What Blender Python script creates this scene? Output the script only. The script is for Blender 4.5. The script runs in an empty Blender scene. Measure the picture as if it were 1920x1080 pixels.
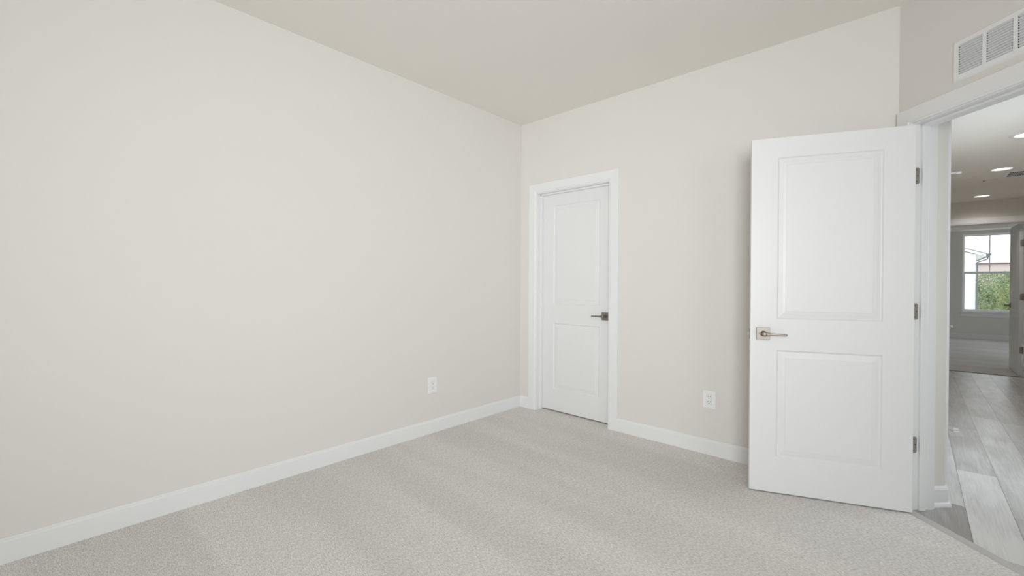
import bpy, bmesh, math, random
from mathutils import Vector, Matrix
random.seed(7)
S2 = math.sqrt(.5)
C = bpy.context.scene.collection
sc = bpy.context.scene

# ------------------------------------------------------------------ camera
def setup_camera():
    yaw, pitch, roll = math.radians(42.5), math.radians(-.287), math.radians(.319)
    f = Vector((-math.sin(yaw)*math.cos(pitch), math.cos(yaw)*math.cos(pitch), math.sin(pitch)))
    r = Vector((math.cos(yaw), math.sin(yaw), 0)); u = r.cross(f)
    r2 = math.cos(roll)*r + math.sin(roll)*u; u2 = r2.cross(f)
    cam = bpy.data.cameras.new('camera'); o = bpy.data.objects.new('camera', cam); C.objects.link(o)
    m = Matrix.Identity(4)
    for i in range(3):
        m[i][0], m[i][1], m[i][2] = r2[i], u2[i], -f[i]
    m.translation = (2.8416, -3.2264, 1.1986)
    o.matrix_world = m
    cam.sensor_width = 36; cam.lens = 36*823.07/1920; cam.shift_y = -4.44/1920
    cam.clip_start = .05; cam.clip_end = 300
    sc.camera = o
setup_camera()

# ------------------------------------------------------------------ world, daylight, exposure
w = bpy.data.worlds.new('world'); sc.world = w; w.use_nodes = True
bg = w.node_tree.nodes['Background']
bg.inputs['Color'].default_value = (.93, .965, 1, 1)
bg.inputs['Strength'].default_value = 2.4

def area_light(name, loc, rot, sx, sy, power, col, spread=180):
    l = bpy.data.lights.new(name, 'AREA'); l.shape = 'RECTANGLE'; l.size = sx; l.size_y = sy
    l.energy = power; l.color = col; l.spread = math.radians(spread)
    o = bpy.data.objects.new(name, l); C.objects.link(o); o.location = loc; o.rotation_euler = rot
    return o
# area lamps added to boost the daylight of the two unseen bedroom windows
DAY = (.945, .975, 1)
area_light('window_daylight', (5.37, -3.3, 1.5), (math.radians(90), 0, math.radians(90)), 1.5, 1.75, 16, DAY)
area_light('window_daylight', (4.1, -5.5, 1.5), (math.radians(92), 0, math.radians(37)), 1.5, 1.75, 34, DAY, 74)  # stands inside the room, turned and narrowed to favour the far corner
# fill lamps added to brighten hall and far room, at invented side windows
area_light('hall_fill', (3.99, 1.05, 1.35), (math.radians(68), 0, math.radians(90)), 1.1, 1.3, 13, (.79, .89, 1))
area_light('far_room_fill', (5.57, 8.6, 1.5), (math.radians(90), 0, math.radians(90)), 1.4, 1.6, 6.5, (.80, .90, 1))

sc.view_settings.view_transform = 'Standard'; sc.view_settings.look = 'None'
sc.view_settings.gamma = 1; sc.view_settings.use_curve_mapping = False
sc.view_settings.exposure = 0.0
sc.cycles.use_denoising = True
sc.cycles.max_bounces = 14; sc.cycles.diffuse_bounces = 10; sc.cycles.transparent_max_bounces = 12
sc.cycles.caustics_reflective = False; sc.cycles.caustics_refractive = False
sc.cycles.sample_clamp_indirect = 6

# ------------------------------------------------------------------ materials
def mat(name, col, rough=.5, metal=0., spec=.5):
    m = bpy.data.materials.new(name); m.use_nodes = True
    b = m.node_tree.nodes['Principled BSDF']
    b.inputs['Base Color'].default_value = (*col, 1); b.inputs['Roughness'].default_value = rough
    b.inputs['Metallic'].default_value = metal; b.inputs['Specular IOR Level'].default_value = spec
    return m
def nodes(m):
    nt = m.node_tree; return nt, nt.nodes, nt.links, nt.nodes['Principled BSDF']
def add_bump(m, scale, strength, dist=.002, detail=3):
    nt, N, L, b = nodes(m)
    tc = N.new('ShaderNodeTexCoord'); n = N.new('ShaderNodeTexNoise'); bu = N.new('ShaderNodeBump')
    n.inputs['Scale'].default_value = scale; n.inputs['Detail'].default_value = detail
    bu.inputs['Strength'].default_value = strength; bu.inputs['Distance'].default_value = dist
    L.new(tc.outputs['Object'], n.inputs['Vector']); L.new(n.outputs['Fac'], bu.inputs['Height'])
    L.new(bu.outputs['Normal'], b.inputs['Normal'])
    return m
PAINT = (.728, .708, .677)
M_wall = add_bump(mat('greige_wall_paint', PAINT, .6, 0, .3), 260, .05, .001)
M_ceil = add_bump(mat('flat_ceiling_paint', (.85, .82, .777), .85, 0, .15), 200, .06, .001)
M_trim = mat('white_trim_paint', (.79, .795, .80), .38, 0, .4)
M_door = add_bump(mat('white_door_paint', (.765, .768, .77), .36, 0, .4), 90, .012, .001)
M_nick = add_bump(mat('satin_nickel', (.30, .268, .23), .42, 1.0), 400, .03, .0005)
M_vinyl = mat('white_window_vinyl', (.90, .90, .91), .35)
M_hinge = mat('brushed_hinge_leaf', (.42, .39, .35), .5, .75)
M_plas = mat('white_plastic', (.83, .84, .85), .3)
M_dark = mat('dark_slot', (.02, .02, .02), .7)
M_vent = mat('white_vent_enamel', (.80, .81, .82), .4)
M_duct = mat('dark_duct_shade', (.035, .035, .037), .8)
M_steel = mat('screw_steel', (.55, .55, .54), .35, 1.0)
M_rubber = mat('white_rubber', (.85, .85, .84), .5)
M_sub = mat('plank_seam', (.30, .29, .28), .9)
M_blue = mat('register_core', (.05, .06, .08), .6)

def carpet_material():
    m = mat('loop_carpet', (.6, .55, .5), .95, 0, .1)
    nt, N, L, b = nodes(m)
    tc = N.new('ShaderNodeTexCoord')
    # loop rows: stretched cells, in two crossing directions that swap in patches
    def rows(ang, sx, sy):
        mp = N.new('ShaderNodeMapping'); mp.inputs['Rotation'].default_value = (0, 0, ang)
        mp.inputs['Scale'].default_value = (sx, sy, 1)
        L.new(tc.outputs['Object'], mp.inputs['Vector'])
        v = N.new('ShaderNodeTexNoise'); v.inputs['Scale'].default_value = 1; v.inputs['Detail'].default_value = 2
        v.inputs['Roughness'].default_value = .6
        L.new(mp.outputs['Vector'], v.inputs['Vector']); return v.outputs['Fac']
    a = rows(math.radians(20), 70, 250); c = rows(math.radians(-62), 75, 240)
    pn = N.new('ShaderNodeTexNoise'); pn.inputs['Scale'].default_value = 42; pn.inputs['Detail'].default_value = 0
    L.new(tc.outputs['Object'], pn.inputs['Vector'])
    pr = N.new('ShaderNodeValToRGB'); pr.color_ramp.elements[0].position = .46; pr.color_ramp.elements[1].position = .54
    L.new(pn.outputs['Fac'], pr.inputs['Fac'])
    mx = N.new('ShaderNodeMix'); L.new(pr.outputs['Color'], mx.inputs[0]); L.new(a, mx.inputs[2]); L.new(c, mx.inputs[3])
    cr = N.new('ShaderNodeValToRGB')
    cr.color_ramp.elements[0].position = .30; cr.color_ramp.elements[0].color = (.46, .446, .428, 1)
    cr.color_ramp.elements[1].position = .66; cr.color_ramp.elements[1].color = (.88, .858, .833, 1)
    L.new(mx.outputs[0], cr.inputs['Fac'])
    # vacuum tracks: pile lying in two directions, in soft long bands
    mp = N.new('ShaderNodeMapping'); mp.inputs['Rotation'].default_value = (0, 0, math.radians(-38)); mp.inputs['Scale'].default_value = (.35, 3.2, 1)
    L.new(tc.outputs['Object'], mp.inputs['Vector'])
    bn = N.new('ShaderNodeTexNoise'); bn.inputs['Scale'].default_value = 1.0; bn.inputs['Detail'].default_value = 2
    L.new(mp.outputs['Vector'], bn.inputs['Vector'])
    br = N.new('ShaderNodeValToRGB'); br.color_ramp.elements[0].position = .42; br.color_ramp.elements[1].position = .58
    br.color_ramp.elements[0].color = (.955, .955, .955, 1); br.color_ramp.elements[1].color = (1.03, 1.03, 1.03, 1)
    L.new(bn.outputs['Fac'], br.inputs['Fac'])
    mu = N.new('ShaderNodeMix'); mu.data_type = 'RGBA'; mu.blend_type = 'MULTIPLY'; mu.inputs[0].default_value = 1
    L.new(cr.outputs['Color'], mu.inputs[6]); L.new(br.outputs['Color'], mu.inputs[7])
    L.new(mu.outputs[2], b.inputs['Base Color'])
    bu = N.new('ShaderNodeBump'); bu.inputs['Strength'].default_value = .55; bu.inputs['Distance'].default_value = .004
    L.new(mx.outputs[0], bu.inputs['Height']); L.new(bu.outputs['Normal'], b.inputs['Normal'])
    return m
M_carpet = carpet_material()

def plank_material():
    m = mat('grey_oak_plank', (.5, .48, .46), .34, 0, .5)
    nt, N, L, b = nodes(m)
    tc = N.new('ShaderNodeTexCoord'); at = N.new('ShaderNodeAttribute'); at.attribute_name = 'plank'
    sep = N.new('ShaderNodeSeparateColor'); L.new(at.outputs['Color'], sep.inputs['Color'])
    off = N.new('ShaderNodeCombineXYZ')
    k = N.new('ShaderNodeMath'); k.operation = 'MULTIPLY'; k.inputs[1].default_value = 37
    L.new(sep.outputs['Green'], k.inputs[0]); L.new(k.outputs[0], off.inputs['X']); L.new(k.outputs[0], off.inputs['Z'])
    ad = N.new('ShaderNodeVectorMath'); ad.operation = 'ADD'
    L.new(tc.outputs['Object'], ad.inputs[0]); L.new(off.outputs[0], ad.inputs[1])
    mp = N.new('ShaderNodeMapping'); mp.inputs['Scale'].default_value = (9, 1.3, 1); L.new(ad.outputs[0], mp.inputs['Vector'])
    dn = N.new('ShaderNodeTexNoise'); dn.inputs['Scale'].default_value = 1.0; dn.inputs['Detail'].default_value = 3
    dn.inputs['Distortion'].default_value = .8
    L.new(mp.outputs['Vector'], dn.inputs['Vector'])
    # cathedral grain: rings of a slow noise
    fr = N.new('ShaderNodeMath'); fr.operation = 'MULTIPLY'; fr.inputs[1].default_value = 22; L.new(dn.outputs['Fac'], fr.inputs[0])
    sn = N.new('ShaderNodeMath'); sn.operation = 'SINE'; L.new(fr.outputs[0], sn.inputs[0])
    mp2 = N.new('ShaderNodeMapping'); mp2.inputs['Scale'].default_value = (170, 5, 1); L.new(ad.outputs[0], mp2.inputs['Vector'])
    gn = N.new('ShaderNodeTexNoise'); gn.inputs['Scale'].default_value = 1; gn.inputs['Detail'].default_value = 3
    L.new(mp2.outputs['Vector'], gn.inputs['Vector'])
    s1 = N.new('ShaderNodeMath'); s1.operation = 'MULTIPLY_ADD'; s1.inputs[1].default_value = .055; s1.inputs[2].default_value = -.28
    L.new(sn.outputs[0], s1.inputs[0])
    s2 = N.new('ShaderNodeMath'); s2.operation = 'MULTIPLY_ADD'; s2.inputs[1].default_value = .5
    L.new(gn.outputs['Fac'], s2.inputs[0]); L.new(s1.outputs[0], s2.inputs[2])
    mpc = N.new('ShaderNodeMapping'); mpc.inputs['Scale'].default_value = (6, 2.2, 1); L.new(ad.outputs[0], mpc.inputs['Vector'])
    cn = N.new('ShaderNodeTexNoise'); cn.inputs['Scale'].default_value = 1; cn.inputs['Detail'].default_value = 1
    L.new(mpc.outputs['Vector'], cn.inputs['Vector'])
    s2b = N.new('ShaderNodeMath'); s2b.operation = 'MULTIPLY_ADD'; s2b.inputs[1].default_value = .45
    L.new(cn.outputs['Fac'], s2b.inputs[0]); L.new(s2.outputs[0], s2b.inputs[2])
    s3 = N.new('ShaderNodeMath'); s3.operation = 'ADD'; L.new(sep.outputs['Red'], s3.inputs[0]); L.new(s2b.outputs[0], s3.inputs[1])
    cr = N.new('ShaderNodeValToRGB'); e = cr.color_ramp.elements
    e[0].position = .25; e[0].color = (.30, .285, .27, 1); e[1].position = .95; e[1].color = (.70, .69, .675, 1)
    L.new(s3.outputs[0], cr.inputs['Fac']); L.new(cr.outputs['Color'], b.inputs['Base Color'])
    bu = N.new('ShaderNodeBump'); bu.inputs['Strength'].default_value = .12; bu.inputs['Distance'].default_value = .001
    L.new(s2.outputs[0], bu.inputs['Height']); L.new(bu.outputs['Normal'], b.inputs['Normal'])
    return m
M_plank = plank_material()
M_strip = add_bump(mat('grey_transition_strip', (.50, .485, .465), .4), 60, .05, .001)

def glass_material():
    m = bpy.data.materials.new('window_glass'); m.use_nodes = True
    nt = m.node_tree; N = nt.nodes; L = nt.links; N.remove(N['Principled BSDF'])
    t = N.new('ShaderNodeBsdfTransparent'); t.inputs['Color'].default_value = (.95, .97, .965, 1)
    g = N.new('ShaderNodeBsdfGlossy'); g.inputs['Roughness'].default_value = .02
    mx = N.new('ShaderNodeMixShader'); mx.inputs[0].default_value = .06
    L.new(t.outputs[0], mx.inputs[1]); L.new(g.outputs[0], mx.inputs[2]); L.new(mx.outputs[0], N['Material Output'].inputs['Surface'])
    return m
M_glass = glass_material()
def emit(name, col, s):
    m = bpy.data.materials.new(name); m.use_nodes = True
    b = m.node_tree.nodes['Principled BSDF']; b.inputs['Base Color'].default_value = (.9, .9, .9, 1)
    b.inputs['Emission Color'].default_value = (*col, 1); b.inputs['Emission Strength'].default_value = s
    return m
M_lens = emit('lit_lens', (1, .93, .84), 7)

# ------------------------------------------------------------------ mesh helpers
def obj(name, bm, m, parent=None, loc=None, rotz=None, smooth=False, bevel=0, norm=True):
    if norm: bmesh.ops.recalc_face_normals(bm, faces=bm.faces[:])
    me = bpy.data.meshes.new(name); bm.to_mesh(me); bm.free()
    if smooth:
        for p in me.polygons: p.use_smooth = True
    me.materials.append(m)
    o = bpy.data.objects.new(name, me); C.objects.link(o)
    if parent: o.parent = parent
    if loc is not None: o.location = loc
    if rotz is not None: o.rotation_euler = (0, 0, rotz)
    if bevel:
        md = o.modifiers.new('bevel', 'BEVEL'); md.width = bevel; md.segments = 2
        md.limit_method = 'ANGLE'; md.angle_limit = math.radians(50)
    return o
def empty(name, loc, rotz=0):
    o = bpy.data.objects.new(name, None); C.objects.link(o); o.location = loc; o.rotation_euler = (0, 0, rotz)
    o.empty_display_size = .05
    return o
def tag(o, label=None, cat=None, group=None, kind=None):
    if label: o['label'] = label
    if cat: o['category'] = cat
    if group: o['group'] = group
    if kind: o['kind'] = kind
    return o
def struct(o, label=None, cat=None):
    return tag(o, label, cat, None, 'structure')
def box(bm, a, b):
    x0, y0, z0 = a; x1, y1, z1 = b
    v = [bm.verts.new(p) for p in ((x0,y0,z0),(x1,y0,z0),(x1,y1,z0),(x0,y1,z0),(x0,y0,z1),(x1,y0,z1),(x1,y1,z1),(x0,y1,z1))]
    for f in ((0,3,2,1),(4,5,6,7),(0,1,5,4),(1,2,6,5),(2,3,7,6),(3,0,4,7)): bm.faces.new([v[i] for i in f])
def prism(bm, poly, z0, z1):
    a = [bm.verts.new((p[0], p[1], z0)) for p in poly]; b = [bm.verts.new((p[0], p[1], z1)) for p in poly]
    n = len(poly); bm.faces.new(a[::-1]); bm.faces.new(b)
    for i in range(n): bm.faces.new((a[i], a[(i+1) % n], b[(i+1) % n], b[i]))
def sweep(bm, rings, closed=False):
    R = [[bm.verts.new(p) for p in r] for r in rings]; n = len(R[0])
    for i in range(len(R) - (0 if closed else 1)):
        A, B = R[i], R[(i+1) % len(R)]
        for j in range(n): bm.faces.new((A[j], A[(j+1) % n], B[(j+1) % n], B[j]))
    if not closed: bm.faces.new(R[0][::-1]); bm.faces.new(R[-1])
def lathe(bm, prof, frame, n=24):
    """prof: (radius, height) pairs; frame(r cos, r sin, h) -> point"""
    rings = []
    for k in range(n):
        a = 2*math.pi*k/n
        rings.append([frame(r*math.cos(a), r*math.sin(a), h) for r, h in prof])
    V = [[bm.verts.new(p) for p in r] for r in rings]
    for k in range(n):
        A, B = V[k], V[(k+1) % n]
        for j in range(len(prof)-1): bm.faces.new((A[j], A[j+1], B[j+1], B[j]))
    bmesh.ops.remove_doubles(bm, verts=bm.verts[:], dist=1e-6)
def tube(bm, p, q, r, n=12):
    p, q = Vector(p), Vector(q); d = (q-p).normalized()
    a = d.orthogonal().normalized(); b = d.cross(a)
    sweep(bm, [[c + a*r*math.cos(2*math.pi*k/n) + b*r*math.sin(2*math.pi*k/n) for k in range(n)] for c in (p, q)])
NB = bmesh.new

# ------------------------------------------------------------------ plan of the place (metres; bedroom's far left corner is the origin)
H, HH, XD = 2.74, 2.3634, 2.7728          # bedroom ceiling, hall ceiling, start of the diagonal wall
RX, RY = 5.4, -6.0                        # bedroom right wall, rear wall
HX, HR, HY = 2.973, 4.02, 5.52            # hall left wall, right wall, end wall
FY = 11.19                                # window wall of the far room
def D(s, t=0, z=None):                    # along the diagonal wall (s), into the hall (t)
    p = (XD + s*S2 + t*S2, -s*S2 + t*S2)
    return Vector(p) if z is None else Vector((*p, z))
DT = .13
J0, J1 = .088, .857                       # jamb faces of the bedroom doorway along s

# floors
bm = NB(); E = 1.6
DE = tuple(D(E)); prism(bm, [(0, RY), (RX, RY), (RX, DE[1]), DE, (XD, 0), (0, 0)], -.03, 0)
box(bm, (.2065, 0, -.03), (.9715, .9, 0))
floor = struct(obj('floor', bm, M_carpet))
bm = NB(); box(bm, (1.7, HY+.003, -.03), (5.6, FY, 0)); struct(obj('floor_beyond', bm, M_carpet))

def plank_floor():
    bm = NB(); cl = bm.loops.layers.color.new('plank')
    wpl = .1785; g = .0009
    def cut(b2):
        # keep only the hall side of the diagonal line and the hall side of its end wall
        bmesh.ops.bisect_plane(b2, geom=b2.verts[:]+b2.edges[:]+b2.faces[:], plane_co=D(0, 0, 0), plane_no=(-S2, -S2, 0), clear_outer=True)
    fixed = {-1: [.19], 0: [.86], 1: [2.6, .2]}
    tones = {(-1, 0): .36, (-1, 1): .80, (0, 0): .86, (0, 1): .66, (1, 0): .76, (1, 1): .70}
    for k in range(-2, 8):
        x0 = 3.054 + k*wpl
        js = sorted(fixed.get(k, [random.uniform(-1.2, .2)]))
        js = [js[0]-1.22, ] + js
        while js[-1] < HY: js.append(js[-1] + 1.22)
        js = [js[0]-1.22] + js
        idx = 0
        for a, b in zip(js[:-1], js[1:]):
            if b < -1.4 or a > HY: continue
            y0, y1 = max(a, -1.4), min(b, HY)
            near = fixed.get(k)
            key = None
            if near: key = (k, 0) if abs(b-near[0]) < 1e-6 else ((k, 1) if abs(a-near[0]) < 1e-6 else None)
            tone = tones.get(key, random.uniform(.55, .80)); sd = random.random()
            v = [bm.verts.new(p) for p in ((x0+g, y0+g, 0), (x0+wpl-g, y0+g, 0), (x0+wpl-g, y1-g, 0), (x0+g, y1-g, 0))]
            f = bm.faces.new(v)
            for l in f.loops: l[cl] = (tone, sd, 0, 1)
    bmesh.ops.translate(bm, verts=bm.verts[:], vec=(0, 0, -.0005))
    cut(bm)
    o = obj('floor_hall', bm, M_plank, norm=False)
    o.data.materials.append(M_sub)
    # the dark bed that shows in the seams, same mesh
    b2 = NB(); b2.from_mesh(o.data)
    sub = [tuple(D(-.05)), tuple(D(E)), (HR+.1, -1.2), (HR+.1, HY+.003), (2.8, HY+.003)]
    vs = [b2.verts.new((p[0], p[1], -.0022)) for p in sub]; f = b2.faces.new(vs); f.material_index = 1
    if f.normal.z < 0: f.normal_flip()
    vs = [b2.verts.new((p[0], p[1], -.03)) for p in sub]; f = b2.faces.new(vs); f.material_index = 1
    for f in b2.faces:
        f.normal_update()
        if f.normal.z < 0: f.normal_flip()
    b2.to_mesh(o.data); b2.free()
    return struct(o)
plank_floor()

# ceilings
bm = NB(); prism(bm, [(-.12, RY-.12), (RX+.12, RY-.12), (RX+.12, DE[1]+.1), (DE[0]+.1, DE[1]+.1), (XD+.05, .12), (1.4, .12), (1.4, 1.0), (-.12, 1.0)], H, H+.1)
struct(obj('ceiling', bm, M_ceil))
LX = 3.476; LY = (1.92, 3.28, 5.06); hs = .069
bm = NB()
prism(bm, [(2.86, .2), tuple(D(-.02, DT-.02)), tuple(D(E+.05, DT-.02)), (HR+.1, -1.05), (HR+.1, LY[0]-hs), (2.86, LY[0]-hs)], HH, HH+.08)
ys = [LY[0]-hs]
for y in LY:
    box(bm, (2.86, y-hs, HH), (LX-hs, y+hs, HH+.08)); box(bm, (LX+hs, y-hs, HH), (HR+.1, y+hs, HH+.08))
for a, b in ((LY[0]+hs, LY[1]-hs), (LY[1]+hs, LY[2]-hs), (LY[2]+hs, HY)): box(bm, (2.86, a, HH), (HR+.1, b, HH+.08))
prism(bm, [tuple(D(-.1, .1)), tuple(D(E+.2, .1)), (HR+.1, HY+.1), (2.7, HY+.1)], H, H+.1)
struct(obj('ceiling_hall', bm, M_ceil))
bm = NB(); box(bm, (1.6, HY+.1, H), (5.7, FY+.12, H+.1)); box(bm, (1.7, FY-.42, 2.452), (5.6, FY, H))
struct(obj('ceiling_beyond', bm, M_ceil))

# walls
def side_wall(b, x, y0, y1, wy, wz):
    box(b, (x, y0, -.03), (x+.12, wy[0], H)); box(b, (x, wy[1], -.03), (x+.12, y1, H))
    box(b, (x, wy[0], -.03), (x+.12, wy[1], wz[0])); box(b, (x, wy[0], wz[1]), (x+.12, wy[1], H))
def wall(name, fn, m=M_wall):
    bm = NB(); fn(bm); return struct(obj(name, bm, m))
wall('wall_left', lambda b: box(b, (-.12, RY-.12, -.03), (0, 1.0, H)))
OU0, OU1, OZ = .2065, .9715, 2.046        # closet doorway, jamb faces and head
def wb(b):
    box(b, (0, 0, -.03), (OU0-.019, .115, H)); box(b, (OU1+.019, 0, -.03), (XD, .115, H))
    box(b, (OU0-.019, 0, OZ+.019), (OU1+.019, .115, H))
wall('wall_back', wb)
HZ = 2.056
def wd(b):
    prism(b, [(XD, 0), tuple(D(J0-.019)), tuple(D(J0-.019, DT)), tuple(D(.0, DT)), (XD, .115)], -.03, H)
    prism(b, [tuple(D(J1+.019)), tuple(D(E)), tuple(D(E, DT)), tuple(D(J1+.019, DT))], -.03, H)
    prism(b, [tuple(D(J0-.019)), tuple(D(J1+.019)), tuple(D(J1+.019, DT)), tuple(D(J0-.019, DT))], HZ+.019, H)
wall('wall_diagonal', wd)
def wrt(b):
    side_wall(b, RX, RY-.12, DE[1]+.12, RS, RZ); box(b, (DE[0], DE[1], -.03), (RX, DE[1]+.12, H))
RW = [(3.4, 5.0)]; RZ = (.6, 2.4); RS = (-4.05, -2.55)
wall('wall_right', wrt)
def wr(b):
    xs = [0] + [v for p in RW for v in p] + [RX]
    for i in range(0, len(xs), 2): box(b, (xs[i], RY-.12, -.03), (xs[i+1], RY, H))
    for x0, x1 in RW:
        box(b, (x0, RY-.12, -.03), (x1, RY, RZ[0])); box(b, (x0, RY-.12, RZ[1]), (x1, RY, H))
wall('wall_rear', wr)
def wc(b):
    box(b, (0, .9, -.03), (1.4, 1.0, H)); box(b, (1.3, .115, -.03), (1.4, .9, H))
wall('wall_closet', wc)  # unseen, added to keep light from leaking under the closet door
HD0, HD1 = .262, 1.03                     # hall door's jamb faces along y
jc = D(.044, DT)                          # where the hall's left wall leaves the diagonal wall
cy = jc[1] + (HX - jc[0])                 # corner of the 45 degree return
def wh(b):
    prism(b, [tuple(jc), (HX, cy), (HX, HD0-.019), (HX-.115, HD0-.019), (HX-.115, jc[1]+.02)], -.03, H)
    box(b, (HX-.115, HD1+.019, -.03), (HX, HY, H)); box(b, (HX-.115, HD0-.019, 2.056+.019), (HX, HD1+.019, H))
    box(b, (HX-.75, .125, -.03), (HX-.7, HD1+.3, H))
    box(b, (HX-.7, .125, -.03), (HX-.115, .175, H)); box(b, (HX-.7, HD1+.25, -.03), (HX-.115, HD1+.3, H))
wall('wall_hall_left', wh)
HW, FW_ = (.45, 1.65), (7.85, 9.35); SZ = (.75, 2.15)
wall('wall_hall_right', lambda b: side_wall(b, HR, D(E, DT)[1]-.12, HY, HW, SZ))
FX0, FX1, FZ = 3.150, 3.921, 2.040        # far doorway
def we(b):
    box(b, (1.6, HY, -.03), (FX0-.019, HY+.12, H)); box(b, (FX1+.019, HY, -.03), (5.7, HY+.12, H))
    box(b, (FX0-.019, HY, FZ+.019), (FX1+.019, HY+.12, H))
wall('wall_hall_end', we)
WX0, WX1, WZ0, WZ1 = 3.652, 4.519, .612, 2.385
def wf(b):
    box(b, (1.6, FY, -.03), (WX0, FY+.14, H)); box(b, (WX1, FY, -.03), (5.7, FY+.14, H))
    box(b, (WX0, FY, -.03), (WX1, FY+.14, WZ0)); box(b, (WX0, FY, WZ1), (WX1, FY+.14, H))
wall('wall_far', wf)
def ws(b):
    box(b, (1.6, HY+.12, -.03), (1.7, FY, H)); side_wall(b, 5.6, HY+.12, FY, FW_, (.65, 2.35))
wall('wall_beyond', ws)

# ------------------------------------------------------------------ baseboards
BH = .1073
BP = [(0, 0), (.0145, 0), (.0145, .091), (.0115, .097), (.0115, .1), (.006, BH), (0, BH)]
SHOE = [(.0145, 0), (.027, 0), (.026, .008), (.021, .018), (.0145, .022)]
def skirt(name, pts, prof=BP, extra=None):
    """pts: wall-foot path; the room is to the left of the direction of travel"""
    bm = NB()
    def run(prof):
        rings = []
        P = [Vector(p) for p in pts]
        for i, p in enumerate(P):
            ns = []
            if i > 0: d = (p-P[i-1]).normalized(); ns.append(Vector((-d[1], d[0])))
            if i < len(P)-1: d = (P[i+1]-p).normalized(); ns.append(Vector((-d[1], d[0])))
            n = ns[0] if len(ns) == 1 else (ns[0]+ns[1])/(1+ns[0].dot(ns[1]))
            rings.append([(p[0]+n[0]*d_, p[1]+n[1]*d_, z) for d_, z in prof])
        sweep(bm, rings)
    run(prof)
    if extra: run(extra)
    return struct(obj(name, bm, M_trim))
skirt('baseboard_left', [(0, 0), (0, RY)])
skirt('baseboard_back', [(.1155, 0), (0, 0)])
skirt('baseboard_back', [(XD, 0), (1.0625, 0)])
skirt('baseboard_diagonal', [tuple(D(E)), tuple(D(J1+.09))])
skirt('baseboard_right', [(RX, RY), (RX, DE[1]), DE])
skirt('baseboard_rear', [(0, RY), (RX, RY)])
skirt('baseboard_hall_left', [(HX, HD0-.087), (HX, cy), tuple(jc)], BP, SHOE)
skirt('baseboard_hall_left', [(HX, HY), (HX, HD1+.087)], BP, SHOE)
skirt('baseboard_hall_right', [(HR, -1.0), (HR, HY)], BP, SHOE)
skirt('baseboard_hall_end', [(FX0-.09, HY), (HX, HY)], BP, SHOE)
skirt('baseboard_far', [(5.6, FY), (1.7, FY)])

# ------------------------------------------------------------------ door frames: jamb, stop, casing, threshold
CW = .086
def casing_profile(w=CW, t=.0165):
    return [(0, 0), (0, .0095), (.003, .0115), (.010, .0115), (.0125, t-.002), (.016, t), (w-.003, t), (w, t-.003), (w, 0)]
def casing(bm, f, u0, u1, zt, prof):
    sweep(bm, [[f(u0-d, h, 0) for d, h in prof], [f(u0-d, h, zt+d) for d, h in prof],
               [f(u1+d, h, zt+d) for d, h in prof], [f(u1+d, h, 0) for d, h in prof]])
def frame_bars(bm, f, u0, u1, zt, th, h0, h1, inward=False):
    """three bars round an opening, th thick, from depth h0 to h1"""
    s = -1 if inward else 1
    for (a, b, z0, z1) in ((u0-s*th, u0, 0, zt), (u1, u1+s*th, 0, zt), (u0-(th if not inward else 0), u1+(th if not inward else 0), zt if not inward else zt-th, zt+th if not inward else zt)):
        a, b = min(a, b), max(a, b)
        ps = [f(u, h, z) for z in (z0, z1) for u, h in ((a, h0), (b, h0), (b, h1), (a, h1))]
        v = [bm.verts.new(p) for p in ps]
        for q in ((0,3,2,1),(4,5,6,7),(0,1,5,4),(1,2,6,5),(2,3,7,6),(3,0,4,7)): bm.faces.new([v[i] for i in q])
def door_frame(name, f, u0, u1, zt, depth, stop0, stop1, w=CW, t=.0165, both=True):
    """f(u, h, z): h is height above the near wall face, negative inside the wall"""
    r = empty(name, f((u0+u1)/2, 0, 0)); struct(r)
    inv = Matrix.Translation(r.location).inverted()
    def part(nm, bm, bev=0):
        bmesh.ops.transform(bm, matrix=inv, verts=bm.verts[:]); return obj(nm, bm, M_trim, r, bevel=bev)
    bm = NB(); frame_bars(bm, f, u0, u1, zt, .019, -depth, 0); part('jamb', bm)
    bm = NB(); frame_bars(bm, f, u0, u1, zt, .0130, -stop1, -stop0, True); part('stop', bm, .002)
    bm = NB(); casing(bm, f, u0-.006, u1+.006, zt+.006, casing_profile(w, t)); part('casing', bm)
    if both:
        bm = NB(); casing(bm, lambda u, h, z: f(u, -depth-h, z), u0-.006, u1+.006, zt+.006, casing_profile(w, t)); part('casing', bm)
    return r
fb = lambda u, h, z: Vector((u, -h, z))                       # back wall
fd = lambda s, h, z: D(s, -h, z)                              # diagonal wall
fe = lambda u, h, z: Vector((u, HY-h, z))                     # hall end wall
fh = lambda u, h, z: Vector((HX+h, u, z))                     # hall left wall
tr1 = door_frame('trim_1', fb, OU0, OU1, OZ, .115, .045, .077, both=False)
tag(tr1, 'white casing around the closed two-panel door by the corner', 'door trim')
tr2 = door_frame('trim_2', fd, J0, J1, HZ, DT, .037, .075, w=.083)
tag(tr2, 'white casing and jamb of the open doorway to the hall', 'door trim')
tr3 = door_frame('trim_3', fe, FX0, FX1, FZ, .12, .04, .08)
tag(tr3, 'white casing of the doorway at the far end of the hall', 'door trim')
tr4 = door_frame('trim_4', fh, HD0, HD1, HZ, .115, .037, .075, w=.080, t=.0125, both=False)
tag(tr4, 'white casing edge beside the beige wall return in the hall', 'door trim')
bm = NB()
pr = [(-.040, 0), (-.036, .003), (-.026, .0062), (-.004, .0068), (.004, .005), (.006, 0)]
sweep(bm, [[D(J0+.001, t, z) for t, z in pr], [D(J1-.001, t, z) for t, z in pr]])
o = struct(obj('trim_5', bm, M_strip)); tag(o, 'grey wood-look transition strip between carpet and hall planks', 'threshold')
bm = NB()
pr = [(-.02, 0), (-.014, .005), (.014, .005), (.02, 0)]
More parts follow.
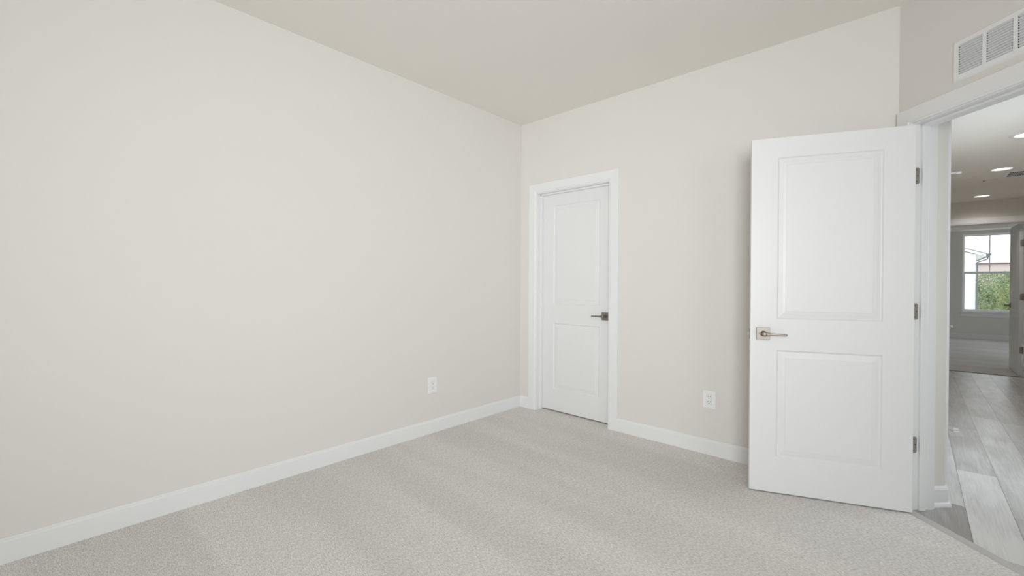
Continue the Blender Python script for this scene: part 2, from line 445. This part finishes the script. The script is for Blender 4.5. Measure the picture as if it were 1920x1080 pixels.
sweep(bm, [[(FX0, HY+.05+t, z) for t, z in pr], [(FX1, HY+.05+t, z) for t, z in pr]])
o = struct(obj('trim_6', bm, mat('dark_bar', (.10, .095, .09), .5))); tag(o, 'dark bar where hall planks meet the far carpet', 'threshold')

# ------------------------------------------------------------------ doors
DW, DH, TH = .7622, 2.033, .035
PANELS = [(.133, .627, .203, .818), (.133, .627, .998, 1.919)]
RING = [(0, 0), (.0025, .0032), (.0065, .0078), (.0095, .0084), (.014, .0076), (.028, .0046), (.0425, .0030), (.0440, .0010), (.046, .0008)]
def leaf_mesh():
    bm = NB(); vc = {}
    def V(u, y, z):
        k = (round(u, 5), round(y, 5), round(z, 5))
        if k not in vc: vc[k] = bm.verts.new(k)
        return vc[k]
    us = [0, PANELS[0][0], PANELS[0][1], DW]; zs = [0, PANELS[0][2], PANELS[0][3], PANELS[1][2], PANELS[1][3], DH]
    for y0, s in ((0, -1), (-TH, 1)):
        for i in range(3):
            for j in range(5):
                if i == 1 and j in (1, 3): continue
                bm.faces.new([V(us[i], y0, zs[j]), V(us[i+1], y0, zs[j]), V(us[i+1], y0, zs[j+1]), V(us[i], y0, zs[j+1])])
        for a, b, c, d in PANELS:
            prev = None
            for ins, dep in RING:
                q = [V(a+ins, y0+s*dep, c+ins), V(b-ins, y0+s*dep, c+ins), V(b-ins, y0+s*dep, d-ins), V(a+ins, y0+s*dep, d-ins)]
                if prev:
                    for k in range(4): bm.faces.new((prev[k], prev[(k+1) % 4], q[(k+1) % 4], q[k]))
                prev = q
            bm.faces.new(prev)
    for j in range(5):
        for u in (0, DW): bm.faces.new([V(u, 0, zs[j]), V(u, 0, zs[j+1]), V(u, -TH, zs[j+1]), V(u, -TH, zs[j])])
    for i in range(3):
        for z in (0, DH): bm.faces.new([V(us[i], 0, z), V(us[i+1], 0, z), V(us[i+1], -TH, z), V(us[i], -TH, z)])
    return bm
leaf_data = None
def door_handle(parent, u, z, dirn, y0=0, ys=1, hole=True):
    """square rosette, round neck and slim lever; dirn is which way along the leaf the lever points"""
    hs = .0345
    bm = NB(); box(bm, (u-hs, min(y0, y0+ys*.0085), z-hs), (u+hs, max(y0, y0+ys*.0085), z+hs))
    r = obj('door_handle', bm, M_nick, parent, bevel=.0012)
    fr = lambda a, b, h: Vector((u+a, y0+ys*h, z+b))
    bm = NB(); lathe(bm, [(0, .0085), (.0155, .0085), (.0155, .012), (.0125, .015), (.0118, .046), (.0125, .055), (.0115, .0605), (.009, .062), (0, .062)], fr, 28)
    obj('neck', bm, M_nick, r, smooth=True)
    bm = NB(); rings = []
    for t, hz, ht in ((-.004, .0105, .006), (.012, .0105, .006), (.022, .0085, .0055), (.034, .0062, .005), (.06, .0058, .0046), (.106, .0056, .0044), (.1105, .0050, .0038)):
        ring = []
        for k in range(16):
            a = 2*math.pi*k/16; ca, sa = math.cos(a), math.sin(a)
            cx = math.copysign(abs(ca)**.5, ca); cz = math.copysign(abs(sa)**.5, sa)
            ring.append((u+dirn*t, y0+ys*(.0525+cx*ht), z-.0012*(t/.11)+cz*hz))
        rings.append(ring)
    sweep(bm, rings)
    obj('lever', bm, M_nick, r, smooth=True)
    if hole:
        bm = NB(); lathe(bm, [(0, .0088), (.0022, .0088), (.0022, .0075), (0, .0075)], lambda a, b, h: fr(a - dirn*.022, b+.001, h), 12)
        obj('privacy_hole', bm, M_dark, r)
    return r
def hinge_pair(door, zc, knuckle_y, leaf_on_edge=True):
    """knuckle and the leaf screwed to the hinge edge of the leaf, door coordinates"""
    bm = NB(); tube(bm, (-.0035, knuckle_y, zc-.0445), (-.0035, knuckle_y, zc+.0445), .0058, 14)
    for dz in (-.047, .0445): tube(bm, (-.0035, knuckle_y, zc+dz), (-.0035, knuckle_y, zc+dz+.0025), .0066, 14)
    k = obj('hinge', bm, M_nick, door, bevel=.0006)
    sgn = 1 if knuckle_y < -TH/2 else -1          # leaf runs from the knuckle across the edge
    hinge_leaf('hinge_leaf', k, lambda a, b, h: Vector((-h, knuckle_y+sgn*a, zc+b)))
    return k
def hinge_leaf(name, parent, fr, w=.031, hh=.0435, r=.010, inv=None):
    pts = [(0, -hh)]
    for k in range(7):
        a = -math.pi/2 + k*math.pi/12; pts.append((w-r+r*math.cos(a), -hh+r+r*math.sin(a)))
    for k in range(7):
        a = k*math.pi/12; pts.append((w-r+r*math.cos(a), hh-r+r*math.sin(a)))
    pts.append((0, hh))
    bm = NB(); sweep(bm, [[fr(a, b, 0) for a, b in pts], [fr(a, b, .0016) for a, b in pts]])
    if inv: bmesh.ops.transform(bm, matrix=inv, verts=bm.verts[:])
    o = obj(name, bm, M_hinge, parent)
    bm = NB()
    for a, b in ((.011, .030), (.0185, 0), (.011, -.030)):
        b2 = NB(); lathe(b2, [(0, .0021), (.0032, .0021), (.0036, .0014), (0, .0014)], lambda x, y, h: fr(a+x, b+y, h), 10)
        me = bpy.data.meshes.new('t'); b2.to_mesh(me); b2.free(); bm.from_mesh(me); bpy.data.meshes.remove(me)
    if inv: bmesh.ops.transform(bm, matrix=inv, verts=bm.verts[:])
    return o, obj('screws', bm, M_dark if not inv else mat('dark_screw', (.16, .14, .12), .4, 1), parent if inv else o)
def make_door(name, loc, rotz, label, hu, hdir, hinge_u0=True, hz=.911, back=True):
    r = empty(name, loc, rotz); struct(r); tag(r, label, 'door')
    global leaf_data
    if leaf_data is None:
        l = obj('door_leaf', leaf_mesh(), M_door, r, bevel=.0016); leaf_data = l.data
    else:
        l = bpy.data.objects.new('door_leaf', leaf_data); C.objects.link(l); l.parent = r
        md = l.modifiers.new('bevel', 'BEVEL'); md.width = .0016; md.segments = 2; md.limit_method = 'ANGLE'; md.angle_limit = math.radians(50)
    door_handle(r, hu, hz, hdir)
    if back: door_handle(r, hu, hz, hdir, -TH, -1, False)
    return r
# closet door: shut, seen from the bedroom; its hinges are on the closet side
d1 = make_door('door_1', (OU1-.0012, .079, .011), math.pi, 'closed white two-panel door in the back wall near the corner', .071, 1)
# bedroom door: open 112 degrees into the room
d2 = make_door('door_2', (2.8433, -.1087, .0066), math.radians(202.41), 'open white two-panel door with nickel lever swung into the room', DW-.0655, -1)
for zc in (.350, 1.061, 1.783): hinge_pair(d2, zc-.0066, -TH-.0045)
bm = NB(); box(bm, (DW-.0002, -TH/2-.0125, .905-.028), (DW+.0012, -TH/2+.0125, .905+.028))
lp = obj('latch_plate', bm, M_nick, d2)
bm = NB(); prism(bm, [(DW+.001, -TH/2-.008), (DW+.0125, -TH/2-.006), (DW+.0125, -TH/2-.002), (DW+.001, -TH/2+.008)], .905-.0085, .905+.0085)
obj('latch_bolt', bm, M_steel, lp)
# leaves of its hinges that stay on the jamb, seen beside the open door
invt = Matrix.Translation(tr2.location).inverted()
for zc in (.350, 1.061, 1.783):
    hinge_leaf('hinge_leaf', tr2, lambda a, b, h: D(J0+h, a-.0005+.004, zc+b), w=.0268, inv=invt)
# far door: open 90 degrees into the far room
d3 = make_door('door_3', (3.872, 5.672, .012), math.radians(90), 'open door seen at the far end of the hall beside the window', DW-.07, -1)
for zc in (.345, 1.056, 1.777): hinge_pair(d3, zc-.012, -TH-.0045)
# hall door, shut, hinged next to the beige return
d4 = make_door('door_4', (HX-.002, HD1-.003, .012), math.radians(-90), 'closed hall door whose lever and hinge stops peek past the wall edge', .067, 1, back=False)
def hinge_stop(z, cap=False):
    u = DW + .003
    bm = NB(); tube(bm, (u, .006, z-.098), (u, .006, z-.009), .0062, 12)
    k = obj('hinge', bm, M_nick, d4)
    bm = NB(); tube(bm, (u, .006, z-.009), (u, .006, z+.010), .0085, 14); s = obj('hinge_stop', bm, M_rubber, d4)
    bm = NB(); tube(bm, (u, .010, z+.002), (u-.006, .046, z+.001), .0032, 10); obj('rod', bm, M_steel, s)
    for a, b in ((-.012, .010), (.010, -.006)):
        bm = NB(); tube(bm, (u-.004+a, .040, z+b*.55), (u-.006+a, .060, z+b*.55), .0036, 12); obj('bumper', bm, M_rubber, s)
    if cap:
        bm = NB(); tube(bm, (u, .006, z+.050), (u, .010, z+.058), .006, 12); obj('cap', bm, M_rubber, s)
hinge_stop(1.830-.012); hinge_stop(.388-.012, True)

# ------------------------------------------------------------------ windows
def window(name, x0, x1, z0, z1, y, out, label, muntin=True, stool=True, stool_over=.033, at=None):
    """double-hung; y is the room face of the wall, out = +1 when outside is +y"""
    r = empty(name, ((x0+x1)/2, y, z0)); struct(r); tag(r, label, 'window')
    if at is not None: r.location = at[0]; r.rotation_euler = (0, 0, at[1])
    cx, cz = (x0+x1)/2, z0
    def bx(bm, a, b, d0, d1, c, d):                    # x range, depth range (towards outside), z range
        ya, yb = sorted((out*d0, out*d1)); box(bm, (a-cx, ya, c-cz), (b-cx, yb, d-cz))
    zm = z0 + (z1-z0)*.502
    bm = NB()
    for a, b in ((x0, x0+.022), (x1-.022, x1)): bx(bm, a, b, .02, .12, z0, z1)
    bx(bm, x0+.022, x1-.022, .02, .12, z1-.022, z1); bx(bm, x0+.022, x1-.022, .02, .12, z0, z0+.022)
    obj('window_frame', bm, M_vinyl, r, bevel=.002)
    for nm, za, zb, d in (('upper_sash', zm-.024, z1-.022, .085), ('lower_sash', z0+.022, zm+.024, .050)):
        bm = NB(); w_ = .020 if nm == 'upper_sash' else .024
        for a, b in ((x0+.022, x0+.022+w_), (x1-.022-w_, x1-.022)): bx(bm, a, b, d, d+.03, za, zb)
        bx(bm, x0+.022+w_, x1-.022-w_, d, d+.03, zb-.03, zb); bx(bm, x0+.022+w_, x1-.022-w_, d, d+.03, za, za+.036)
        s = obj(nm, bm, M_vinyl, r, bevel=.0015)
        bm = NB(); bx(bm, x0+.022+w_, x1-.022-w_, d+.013, d+.017, za+.036, zb-.03); obj('pane', bm, M_glass, s)
        if muntin and nm == 'upper_sash':
            bm = NB(); bx(bm, cx-.009, cx+.009, d+.007, d+.012, za+.036, zb-.03); obj('muntin', bm, M_vinyl, s)
    if stool:
        bm = NB(); bx(bm, x0-stool_over, x1+stool_over, -.035, .03, z0-.022, z0); obj('stool', bm, M_trim, r, bevel=.004)
        bm = NB(); bx(bm, x0-.022, x1+.022, -.016, 0, z0-.112, z0-.022); obj('apron', bm, M_trim, r, bevel=.002)
    return r
window('window_1', WX0, WX1, WZ0, WZ1, FY, 1, 'bright double-hung window in the far room beyond the hall')
for i, (x0, x1) in enumerate(RW):
    window('window_%d' % (i+2), x0, x1, RZ[0], RZ[1], RY, -1, 'bedroom window in the wall behind the camera')
window('window_3', 0, RS[1]-RS[0], RZ[0], RZ[1], 0, 1, 'bedroom window in the right wall beside the camera', at=((RX, sum(RS)/2, RZ[0]), math.radians(-90)))

window('window_4', 0, HW[1]-HW[0], SZ[0], SZ[1], 0, 1, 'side window added for the hall fill lamp, out of view beyond the open doorway', at=((HR, sum(HW)/2, SZ[0]), math.radians(-90)))  # invented opening, put in to go with the hall fill lamp
window('window_5', 0, FW_[1]-FW_[0], .65, 2.35, 0, 1, 'side window added for the far room fill lamp, out of view', at=((5.6, sum(FW_)/2, .65), math.radians(-90)))  # made-up window, put in so the far room gets brighter

# ------------------------------------------------------------------ electrical outlets
def outlet(loc, rotz, label):
    """built facing -y, standing on the wall plane y=0, centred on loc"""
    r = empty('electrical_outlet', loc, rotz); tag(r, label, 'outlet', 'wall outlets near the baseboards')
    bm = NB(); box(bm, (-.0443, -.0055, -.0627), (.0443, 0, .0627)); obj('wall_plate', bm, M_plas, r, bevel=.003)
    bm = NB(); box(bm, (-.0168, -.0072, -.0335), (.0168, -.005, .0335)); rc = obj('receptacle', bm, M_plas, r, bevel=.0008)
    bm = NB()
    for a, b, c, d in ((-.0176, .0176, -.0343, -.0335), (-.0176, .0176, .0335, .0343), (-.0176, -.0168, -.0335, .0335), (.0168, .0176, -.0335, .0335)):
        box(bm, (a, -.0058, c), (b, -.0050, d))
    obj('gap_shade', bm, mat('shadow_gap', (.30, .30, .31), .8), r)  # grey bars paint the shade of the gap round the receptacle
    for zc in (.0185, -.0185):
        bm = NB()
        box(bm, (-.0082, -.0075, zc-.001), (-.0058, -.006, zc+.0085)); box(bm, (.0058, -.0075, zc+.0005), (.0082, -.006, zc+.0078))
        lathe(bm, [(0, .0075), (.0031, .0075), (.0031, .006), (0, .006)], lambda a, b, h: Vector((a, -h, zc-.0085+b)), 14)
        obj('socket_slots', bm, M_dark, rc)
    for z in (.0485, -.0485):
        bm = NB(); lathe(bm, [(0, .0065), (.002, .0065), (.0032, .0055), (0, .005)], lambda a, b, h: Vector((a, -h, z+b)), 14)
        obj('screw', bm, M_plas, r)
    return r
outlet((0, -1.0643, .3815), math.radians(90), 'white outlet plate low on the left wall')
outlet((1.781, 0, .3875), 0, 'white outlet plate low on the back wall between the two doors')

# ------------------------------------------------------------------ return air grille over the doorway
def grille():
    s0, s1, z0, z1 = .2861, .6855, 2.1826, 2.3782
    cx, cz = (s0+s1)/2, (z0+z1)/2
    r = empty('return_air_grille', D(cx, 0, cz), math.radians(-45)); tag(r, 'white louvered return air grille above the open doorway', 'vent')
    # local: x along the wall, +y into the wall
    pan = [(.315+k*.1190-cx, .417+k*.1190-cx) for k in range(3)]; pz = (2.2105-cz, 2.3500-cz)
    x0, x1, a, b = s0-cx, s1-cx, z0-cz, z1-cz
    bm = NB(); f = -.008; e = .008
    xs = [x0+e] + [v for p in pan for v in p] + [x1-e]
    for i in range(0, len(xs), 2): box(bm, (xs[i], f, pz[0]), (xs[i+1], f+.002, pz[1]))
    box(bm, (x0+e, f, a+e), (x1-e, f+.002, pz[0])); box(bm, (x0+e, f, pz[1]), (x1-e, f+.002, b-e))
    o_ = [(x0, 0, a), (x1, 0, a), (x1, 0, b), (x0, 0, b)]; i_ = [(x0+e, f, a+e), (x1-e, f, a+e), (x1-e, f, b-e), (x0+e, f, b-e)]
    O = [bm.verts.new(p) for p in o_]; I = [bm.verts.new(p) for p in i_]
    for k in range(4): bm.faces.new((O[k], O[(k+1) % 4], I[(k+1) % 4], I[k]))
    obj('grille_frame', bm, M_vent, r)
    for p0, p1 in pan:
        bm = NB(); n = 12; st = (pz[1]-pz[0])/n
        for k in range(n):
            zc = pz[0] + (k+.5)*st
            # slat leans: upper edge forward, lower edge back
            pr = [(f-.0015, zc+.0042), (f-.0020, zc+.0035), (f-.0004, zc+.0021), (f+.0064, zc-.0034), (f+.0071, zc-.0026)]
            sweep(bm, [[(x, y, z) for y, z in pr] for x in (p0+.0015, p1-.0015)])
        obj('louver_bank', bm, M_vent, r)
    bm = NB(); box(bm, (x0+.012, -.0005, a+.014), (x1-.012, 0, b-.014)); obj('duct_shade', bm, M_duct, r)  # dark sheet on the solid wall stands in for the duct's shade
    for x in (x0+.014, x1-.014):
        bm = NB(); lathe(bm, [(0, .0098), (.0022, .0096), (.0032, .0082), (0, .008)], lambda p, q, h: Vector((x+p, -h, q-.012)), 14)
        obj('screw', bm, M_vent, r)
grille()

# ------------------------------------------------------------------ hall ceiling fittings
def downlight(y, label):
    r = empty('recessed_light', (LX, y, HH)); tag(r, label, 'ceiling light', 'recessed lights along the hall ceiling')
    fr = lambda a, b, h: Vector((a, b, h))
    bm = NB(); lathe(bm, [(.1, 0), (.099, -.004), (.094, -.0065), (.078, -.007), (.072, -.004), (.068, .002), (.064, .035), (.066, .035), (.070, .002)], fr, 40)
    obj('trim_ring', bm, M_vent, r, smooth=True)
    bm = NB(); lathe(bm, [(.0655, .030), (.05, .026), (.025, .0245), (0, .024)], fr, 40); obj('lens', bm, M_lens, r, smooth=True)
    l = bpy.data.lights.new('recessed_lamp', 'SPOT'); l.energy = 9; l.color = (1, .94, .87); l.spot_size = math.radians(150); l.spot_blend = .6; l.shadow_soft_size = .06
    lo = bpy.data.objects.new('recessed_lamp', l); C.objects.link(lo); lo.location = (LX, y, HH-.012)
downlight(LY[0], 'recessed hall light nearest the bedroom doorway, cut by the frame')
downlight(LY[1], 'lit recessed hall light beside the ceiling register')
downlight(LY[2], 'farthest lit recessed light, close to the hall end wall')
def register():
    x0, x1, y0, y1 = 3.528, 3.735, 3.482, 3.800
    r = empty('ceiling_register', ((x0+x1)/2, (y0+y1)/2, HH)); tag(r, 'white air register with dark slots in the hall ceiling', 'vent')
    hx, hy = (x1-x0)/2, (y1-y0)/2; fw = .027
    bm = NB()
    prf = [(0, 0), (.003, -.005), (fw-.003, -.007), (fw, -.004), (fw, 0)]
    sweep(bm, [[(sx*(hx-d), sy*(hy-d), h) for d, h in prf] for sx, sy in ((-1, -1), (1, -1), (1, 1), (-1, 1))], True)
    obj('register_frame', bm, M_vent, r)
    bm = NB(); box(bm, (-hx+fw, -hy+fw, -.0008), (hx-fw, hy-fw, 0)); obj('duct_shade', bm, M_blue, r)  # dark sheet under the solid ceiling, painted in place of a shaded duct
    bm = NB()
    n = 9
    for k in range(1, n):
        x = -hx+fw+(2*(hx-fw))*k/n; box(bm, (x-.0012, -hy+fw, -.005), (x+.0012, hy-fw, -.001))
    for k in (1, 2):
        y = -hy+fw+(2*(hy-fw))*k/3; box(bm, (-hx+fw, y-.003, -.0055), (hx-fw, y+.003, -.001))
    obj('slats', bm, M_vent, r)
    bm = NB(); tube(bm, (-hx+.002, hy-.02+.055, -.004), (-hx-.129, hy+.076, -.004), .0022, 8); lv = obj('damper_rod', bm, M_vent, r)
    bm = NB(); tube(bm, (-hx-.129, hy+.076, -.012), (-hx-.129, hy+.076, 0), .006, 10); obj('rod_tip', bm, mat('grey_tip', (.2, .2, .2), .5), lv)
register()

# ------------------------------------------------------------------ outside
M_siding = mat('white_lap_siding', (.84, .84, .83), .6)
M_roof = add_bump(mat('grey_shingle', (.16, .155, .15), .9), 30, .5, .01)
M_gutt = mat('slate_gutter', (.12, .135, .15), .45)
M_stucco = add_bump(mat('pale_pink_stucco', (.62, .53, .50), .9), 40, .2, .01)
M_para = mat('mauve_parapet', (.22, .17, .17), .8)
M_grass = add_bump(mat('pale_paving', (.62, .61, .58), .95), 8, .3, .02)
M_bark = add_bump(mat('bark', (.12, .09, .065), .95), 20, .7, .02)
def leaf_material(name, a, b):
    m = mat(name, a, .6, 0, .3); nt, N, L, p = nodes(m)
    tc = N.new('ShaderNodeTexCoord'); n = N.new('ShaderNodeTexNoise'); n.inputs['Scale'].default_value = 2.6; n.inputs['Detail'].default_value = 6
    cr = N.new('ShaderNodeValToRGB'); cr.color_ramp.elements[0].color = (*a, 1); cr.color_ramp.elements[1].color = (*b, 1)
    cr.color_ramp.elements[0].position = .38; cr.color_ramp.elements[1].position = .62
    L.new(tc.outputs['Object'], n.inputs['Vector']); L.new(n.outputs['Fac'], cr.inputs['Fac']); L.new(cr.outputs['Color'], p.inputs['Base Color'])
    p.inputs['Subsurface Weight'].default_value = 0
    return m
M_leaf = leaf_material('green_leaves', (.20, .27, .13), (.44, .51, .31))
M_leaf2 = leaf_material('yellow_green_leaves', (.27, .33, .15), (.54, .57, .32))
GZ = -3.2
bm = NB(); box(bm, (-60, FY+1.0, GZ-.1), (80, 120, GZ)); box(bm, (-60, -60, GZ-.1), (80, FY+1.0, GZ))
o = obj('ground', bm, M_grass); struct(o)

def house():
    xe, y0, y1, ze, sl = 4.335, 18.0, 27.0, 2.25, .40
    r = empty('neighbour_house', (0, y0, GZ)); tag(r, 'white lap-sided gable house outside the far window', 'house')
    loc = lambda x, y, z: (x, y-y0, z-GZ)
    xr = -1.5                                               # ridge
    zr = ze + (xe-xr)*sl
    def poly(bm, y, d=0):
        return [loc(2*xr-xe, y, GZ), loc(xe, y, GZ), loc(xe, y, ze), loc(xr, y, zr), loc(2*xr-xe, y, ze)]
    bm = NB(); sweep(bm, [poly(bm, y0), poly(bm, y1)]); obj('wall', bm, M_siding, r)
    bm = NB(); ex = .127; z = GZ
    while z < zr-.1:                                        # lap boards on the gable end
        zt = z+ex
        xa = xe-.10 if z < ze+.0 else min(xe-.10, xe-(zt-ze)/sl)
        xb = 2*xr - xe + .1 if z < ze else max(2*xr-xe+.1, 2*xr-xa)
        if xa <= xb: break
        pr = [(0, z), (-.010, z), (-.002, zt), (0, zt)]
        sweep(bm, [[loc(x, y0+d, zz) for d, zz in pr] for x in (xb, xa)]); z = zt
    obj('lap_siding', bm, M_siding, r)
    bm = NB(); box(bm, loc(xe-.10, y0-.028, GZ), loc(xe+.01, y0, ze+.02)); obj('corner_board', bm, M_trim, r)
    ov = .24
    for s in (1, -1):
        bm = NB()
        X = lambda x: x if s == 1 else 2*xr-x
        pts = [(xe+ov, ze-ov*sl+.02), (xe+ov, ze-ov*sl+.10), (xr, zr+.12), (xr, zr+.02)]
        sweep(bm, [[loc(X(x), y, z) for x, z in pts] for y in (y0-.12, y1+.2)]); obj('roof_slope', bm, M_roof if s == -1 else M_siding, r)
        if s == 1:
            bm = NB(); pts = [(xe+ov+.02, ze-ov*sl+.10), (xe+ov+.02, ze-ov*sl+.13), (xr, zr+.15), (xr, zr+.12)]
            sweep(bm, [[loc(X(x), y, z) for x, z in pts] for y in (y0-.14, y1+.2)]); obj('shingles', bm, mat('pale_shingle', (.45, .45, .45), .9), r)
    gz = ze-ov*sl
    bm = NB(); pts = [(xe+ov, gz+.01), (xe+ov+.05, gz), (xe+ov+.11, gz+.07), (xe+ov+.11, gz+.11), (xe+ov, gz+.11)]
    sweep(bm, [[loc(x, y, z) for x, z in pts] for y in (y0-.14, y1)]); g = obj('gutter', bm, M_gutt, r)
    bm = NB()
    tube(bm, loc(xe+ov+.045, y0-.08, gz+.01), loc(xe+ov+.03, y0-.08, gz-.07), .020, 10)
    tube(bm, loc(xe+ov+.03, y0-.08, gz-.07), loc(xe+.04, y0-.08, gz-.17), .020, 10)
    tube(bm, loc(xe+.04, y0-.08, gz-.15), loc(xe+.04, y0-.08, GZ+.1), .020, 10)
    obj('downspout', bm, M_gutt, g)
house()
def block():
    r = empty('distant_building', (12, 42, GZ)); tag(r, 'distant pale building with mauve parapet above the trees', 'building')
    bm = NB(); box(bm, (-8, 0, 0), (12, 10, 2.62-GZ+.09)); obj('wall', bm, M_stucco, r)
    bm = NB(); box(bm, (-8.2, -.2, 2.66-GZ+.09), (12.2, 10.2, 2.84-GZ)); box(bm, (-8.05, -.05, 2.70-GZ), (12.05, 10, 2.76-GZ)); obj('parapet', bm, M_para, r)
block()
def tree(loc, top, rad, mleaf, label, seed, n=2600):
    rnd = random.Random(seed)
    r = empty('leafy_tree', (loc[0], loc[1], GZ)); tag(r, label, 'tree', 'trees outside the far window')
    hgt = top-GZ
    bm = NB(); n_ = 10
    rings = []
    for t, rr in ((0, .16), (.1, .12), (.45, .09), (.8, .04)):
        rings.append([(rr*math.cos(2*math.pi*k/n_)+.1*math.sin(t*5), rr*math.sin(2*math.pi*k/n_), t*hgt) for k in range(n_)])
    sweep(bm, rings); obj('trunk', bm, M_bark, r)
    blobs = []
    for k in range(26):
        a = rnd.uniform(0, 2*math.pi); zz = rnd.uniform(.22, .90)*hgt; q = rad*math.sqrt(max(.1, 1-abs(zz/hgt-.5)**2*3.2))*rnd.uniform(.2, .85)
        blobs.append((Vector((q*math.cos(a), q*math.sin(a), zz)), rad*rnd.uniform(.28, .46)))
    blobs.append((Vector((0, 0, .93*hgt-.3)), rad*.4))
    bm = NB()
    for k in range(n):
        c, br = rnd.choice(blobs)
        d = Vector((rnd.gauss(0, 1), rnd.gauss(0, 1), rnd.gauss(0, 1))).normalized()
        p = c + d*br*rnd.uniform(.72, 1.05)
        if p.z > hgt: p.z = hgt - rnd.uniform(0, .3)
        nn = (d + Vector((rnd.gauss(0, .5), rnd.gauss(0, .5), rnd.gauss(0, .5)+.3))).normalized()
        t = nn.orthogonal().normalized(); t = Matrix.Rotation(rnd.uniform(0, 6.3), 3, nn) @ t; b = nn.cross(t)
        L_ = rnd.uniform(.035, .065); W = L_*.45
        v = [bm.verts.new(q) for q in (p-t*L_, p+b*W+nn*.01, p+t*L_-nn*.02, p-b*W+nn*.01)]
        bm.faces.new(v)
    obj('foliage', bm, mleaf, r, norm=False)
tree((6.45, 23.5), 1.45, 1.35, M_leaf2, 'yellow-green tree nearest the white house outside the window', 3, 26000)
tree((6.9, 28.0), 1.95, 2.1, M_leaf, 'deeper green tree behind the yellow-green one outside the window', 5, 30000)
tree((6.2, 32.5), 1.95, 2.3, M_leaf, 'green tree partly behind the white house corner', 8, 26000)
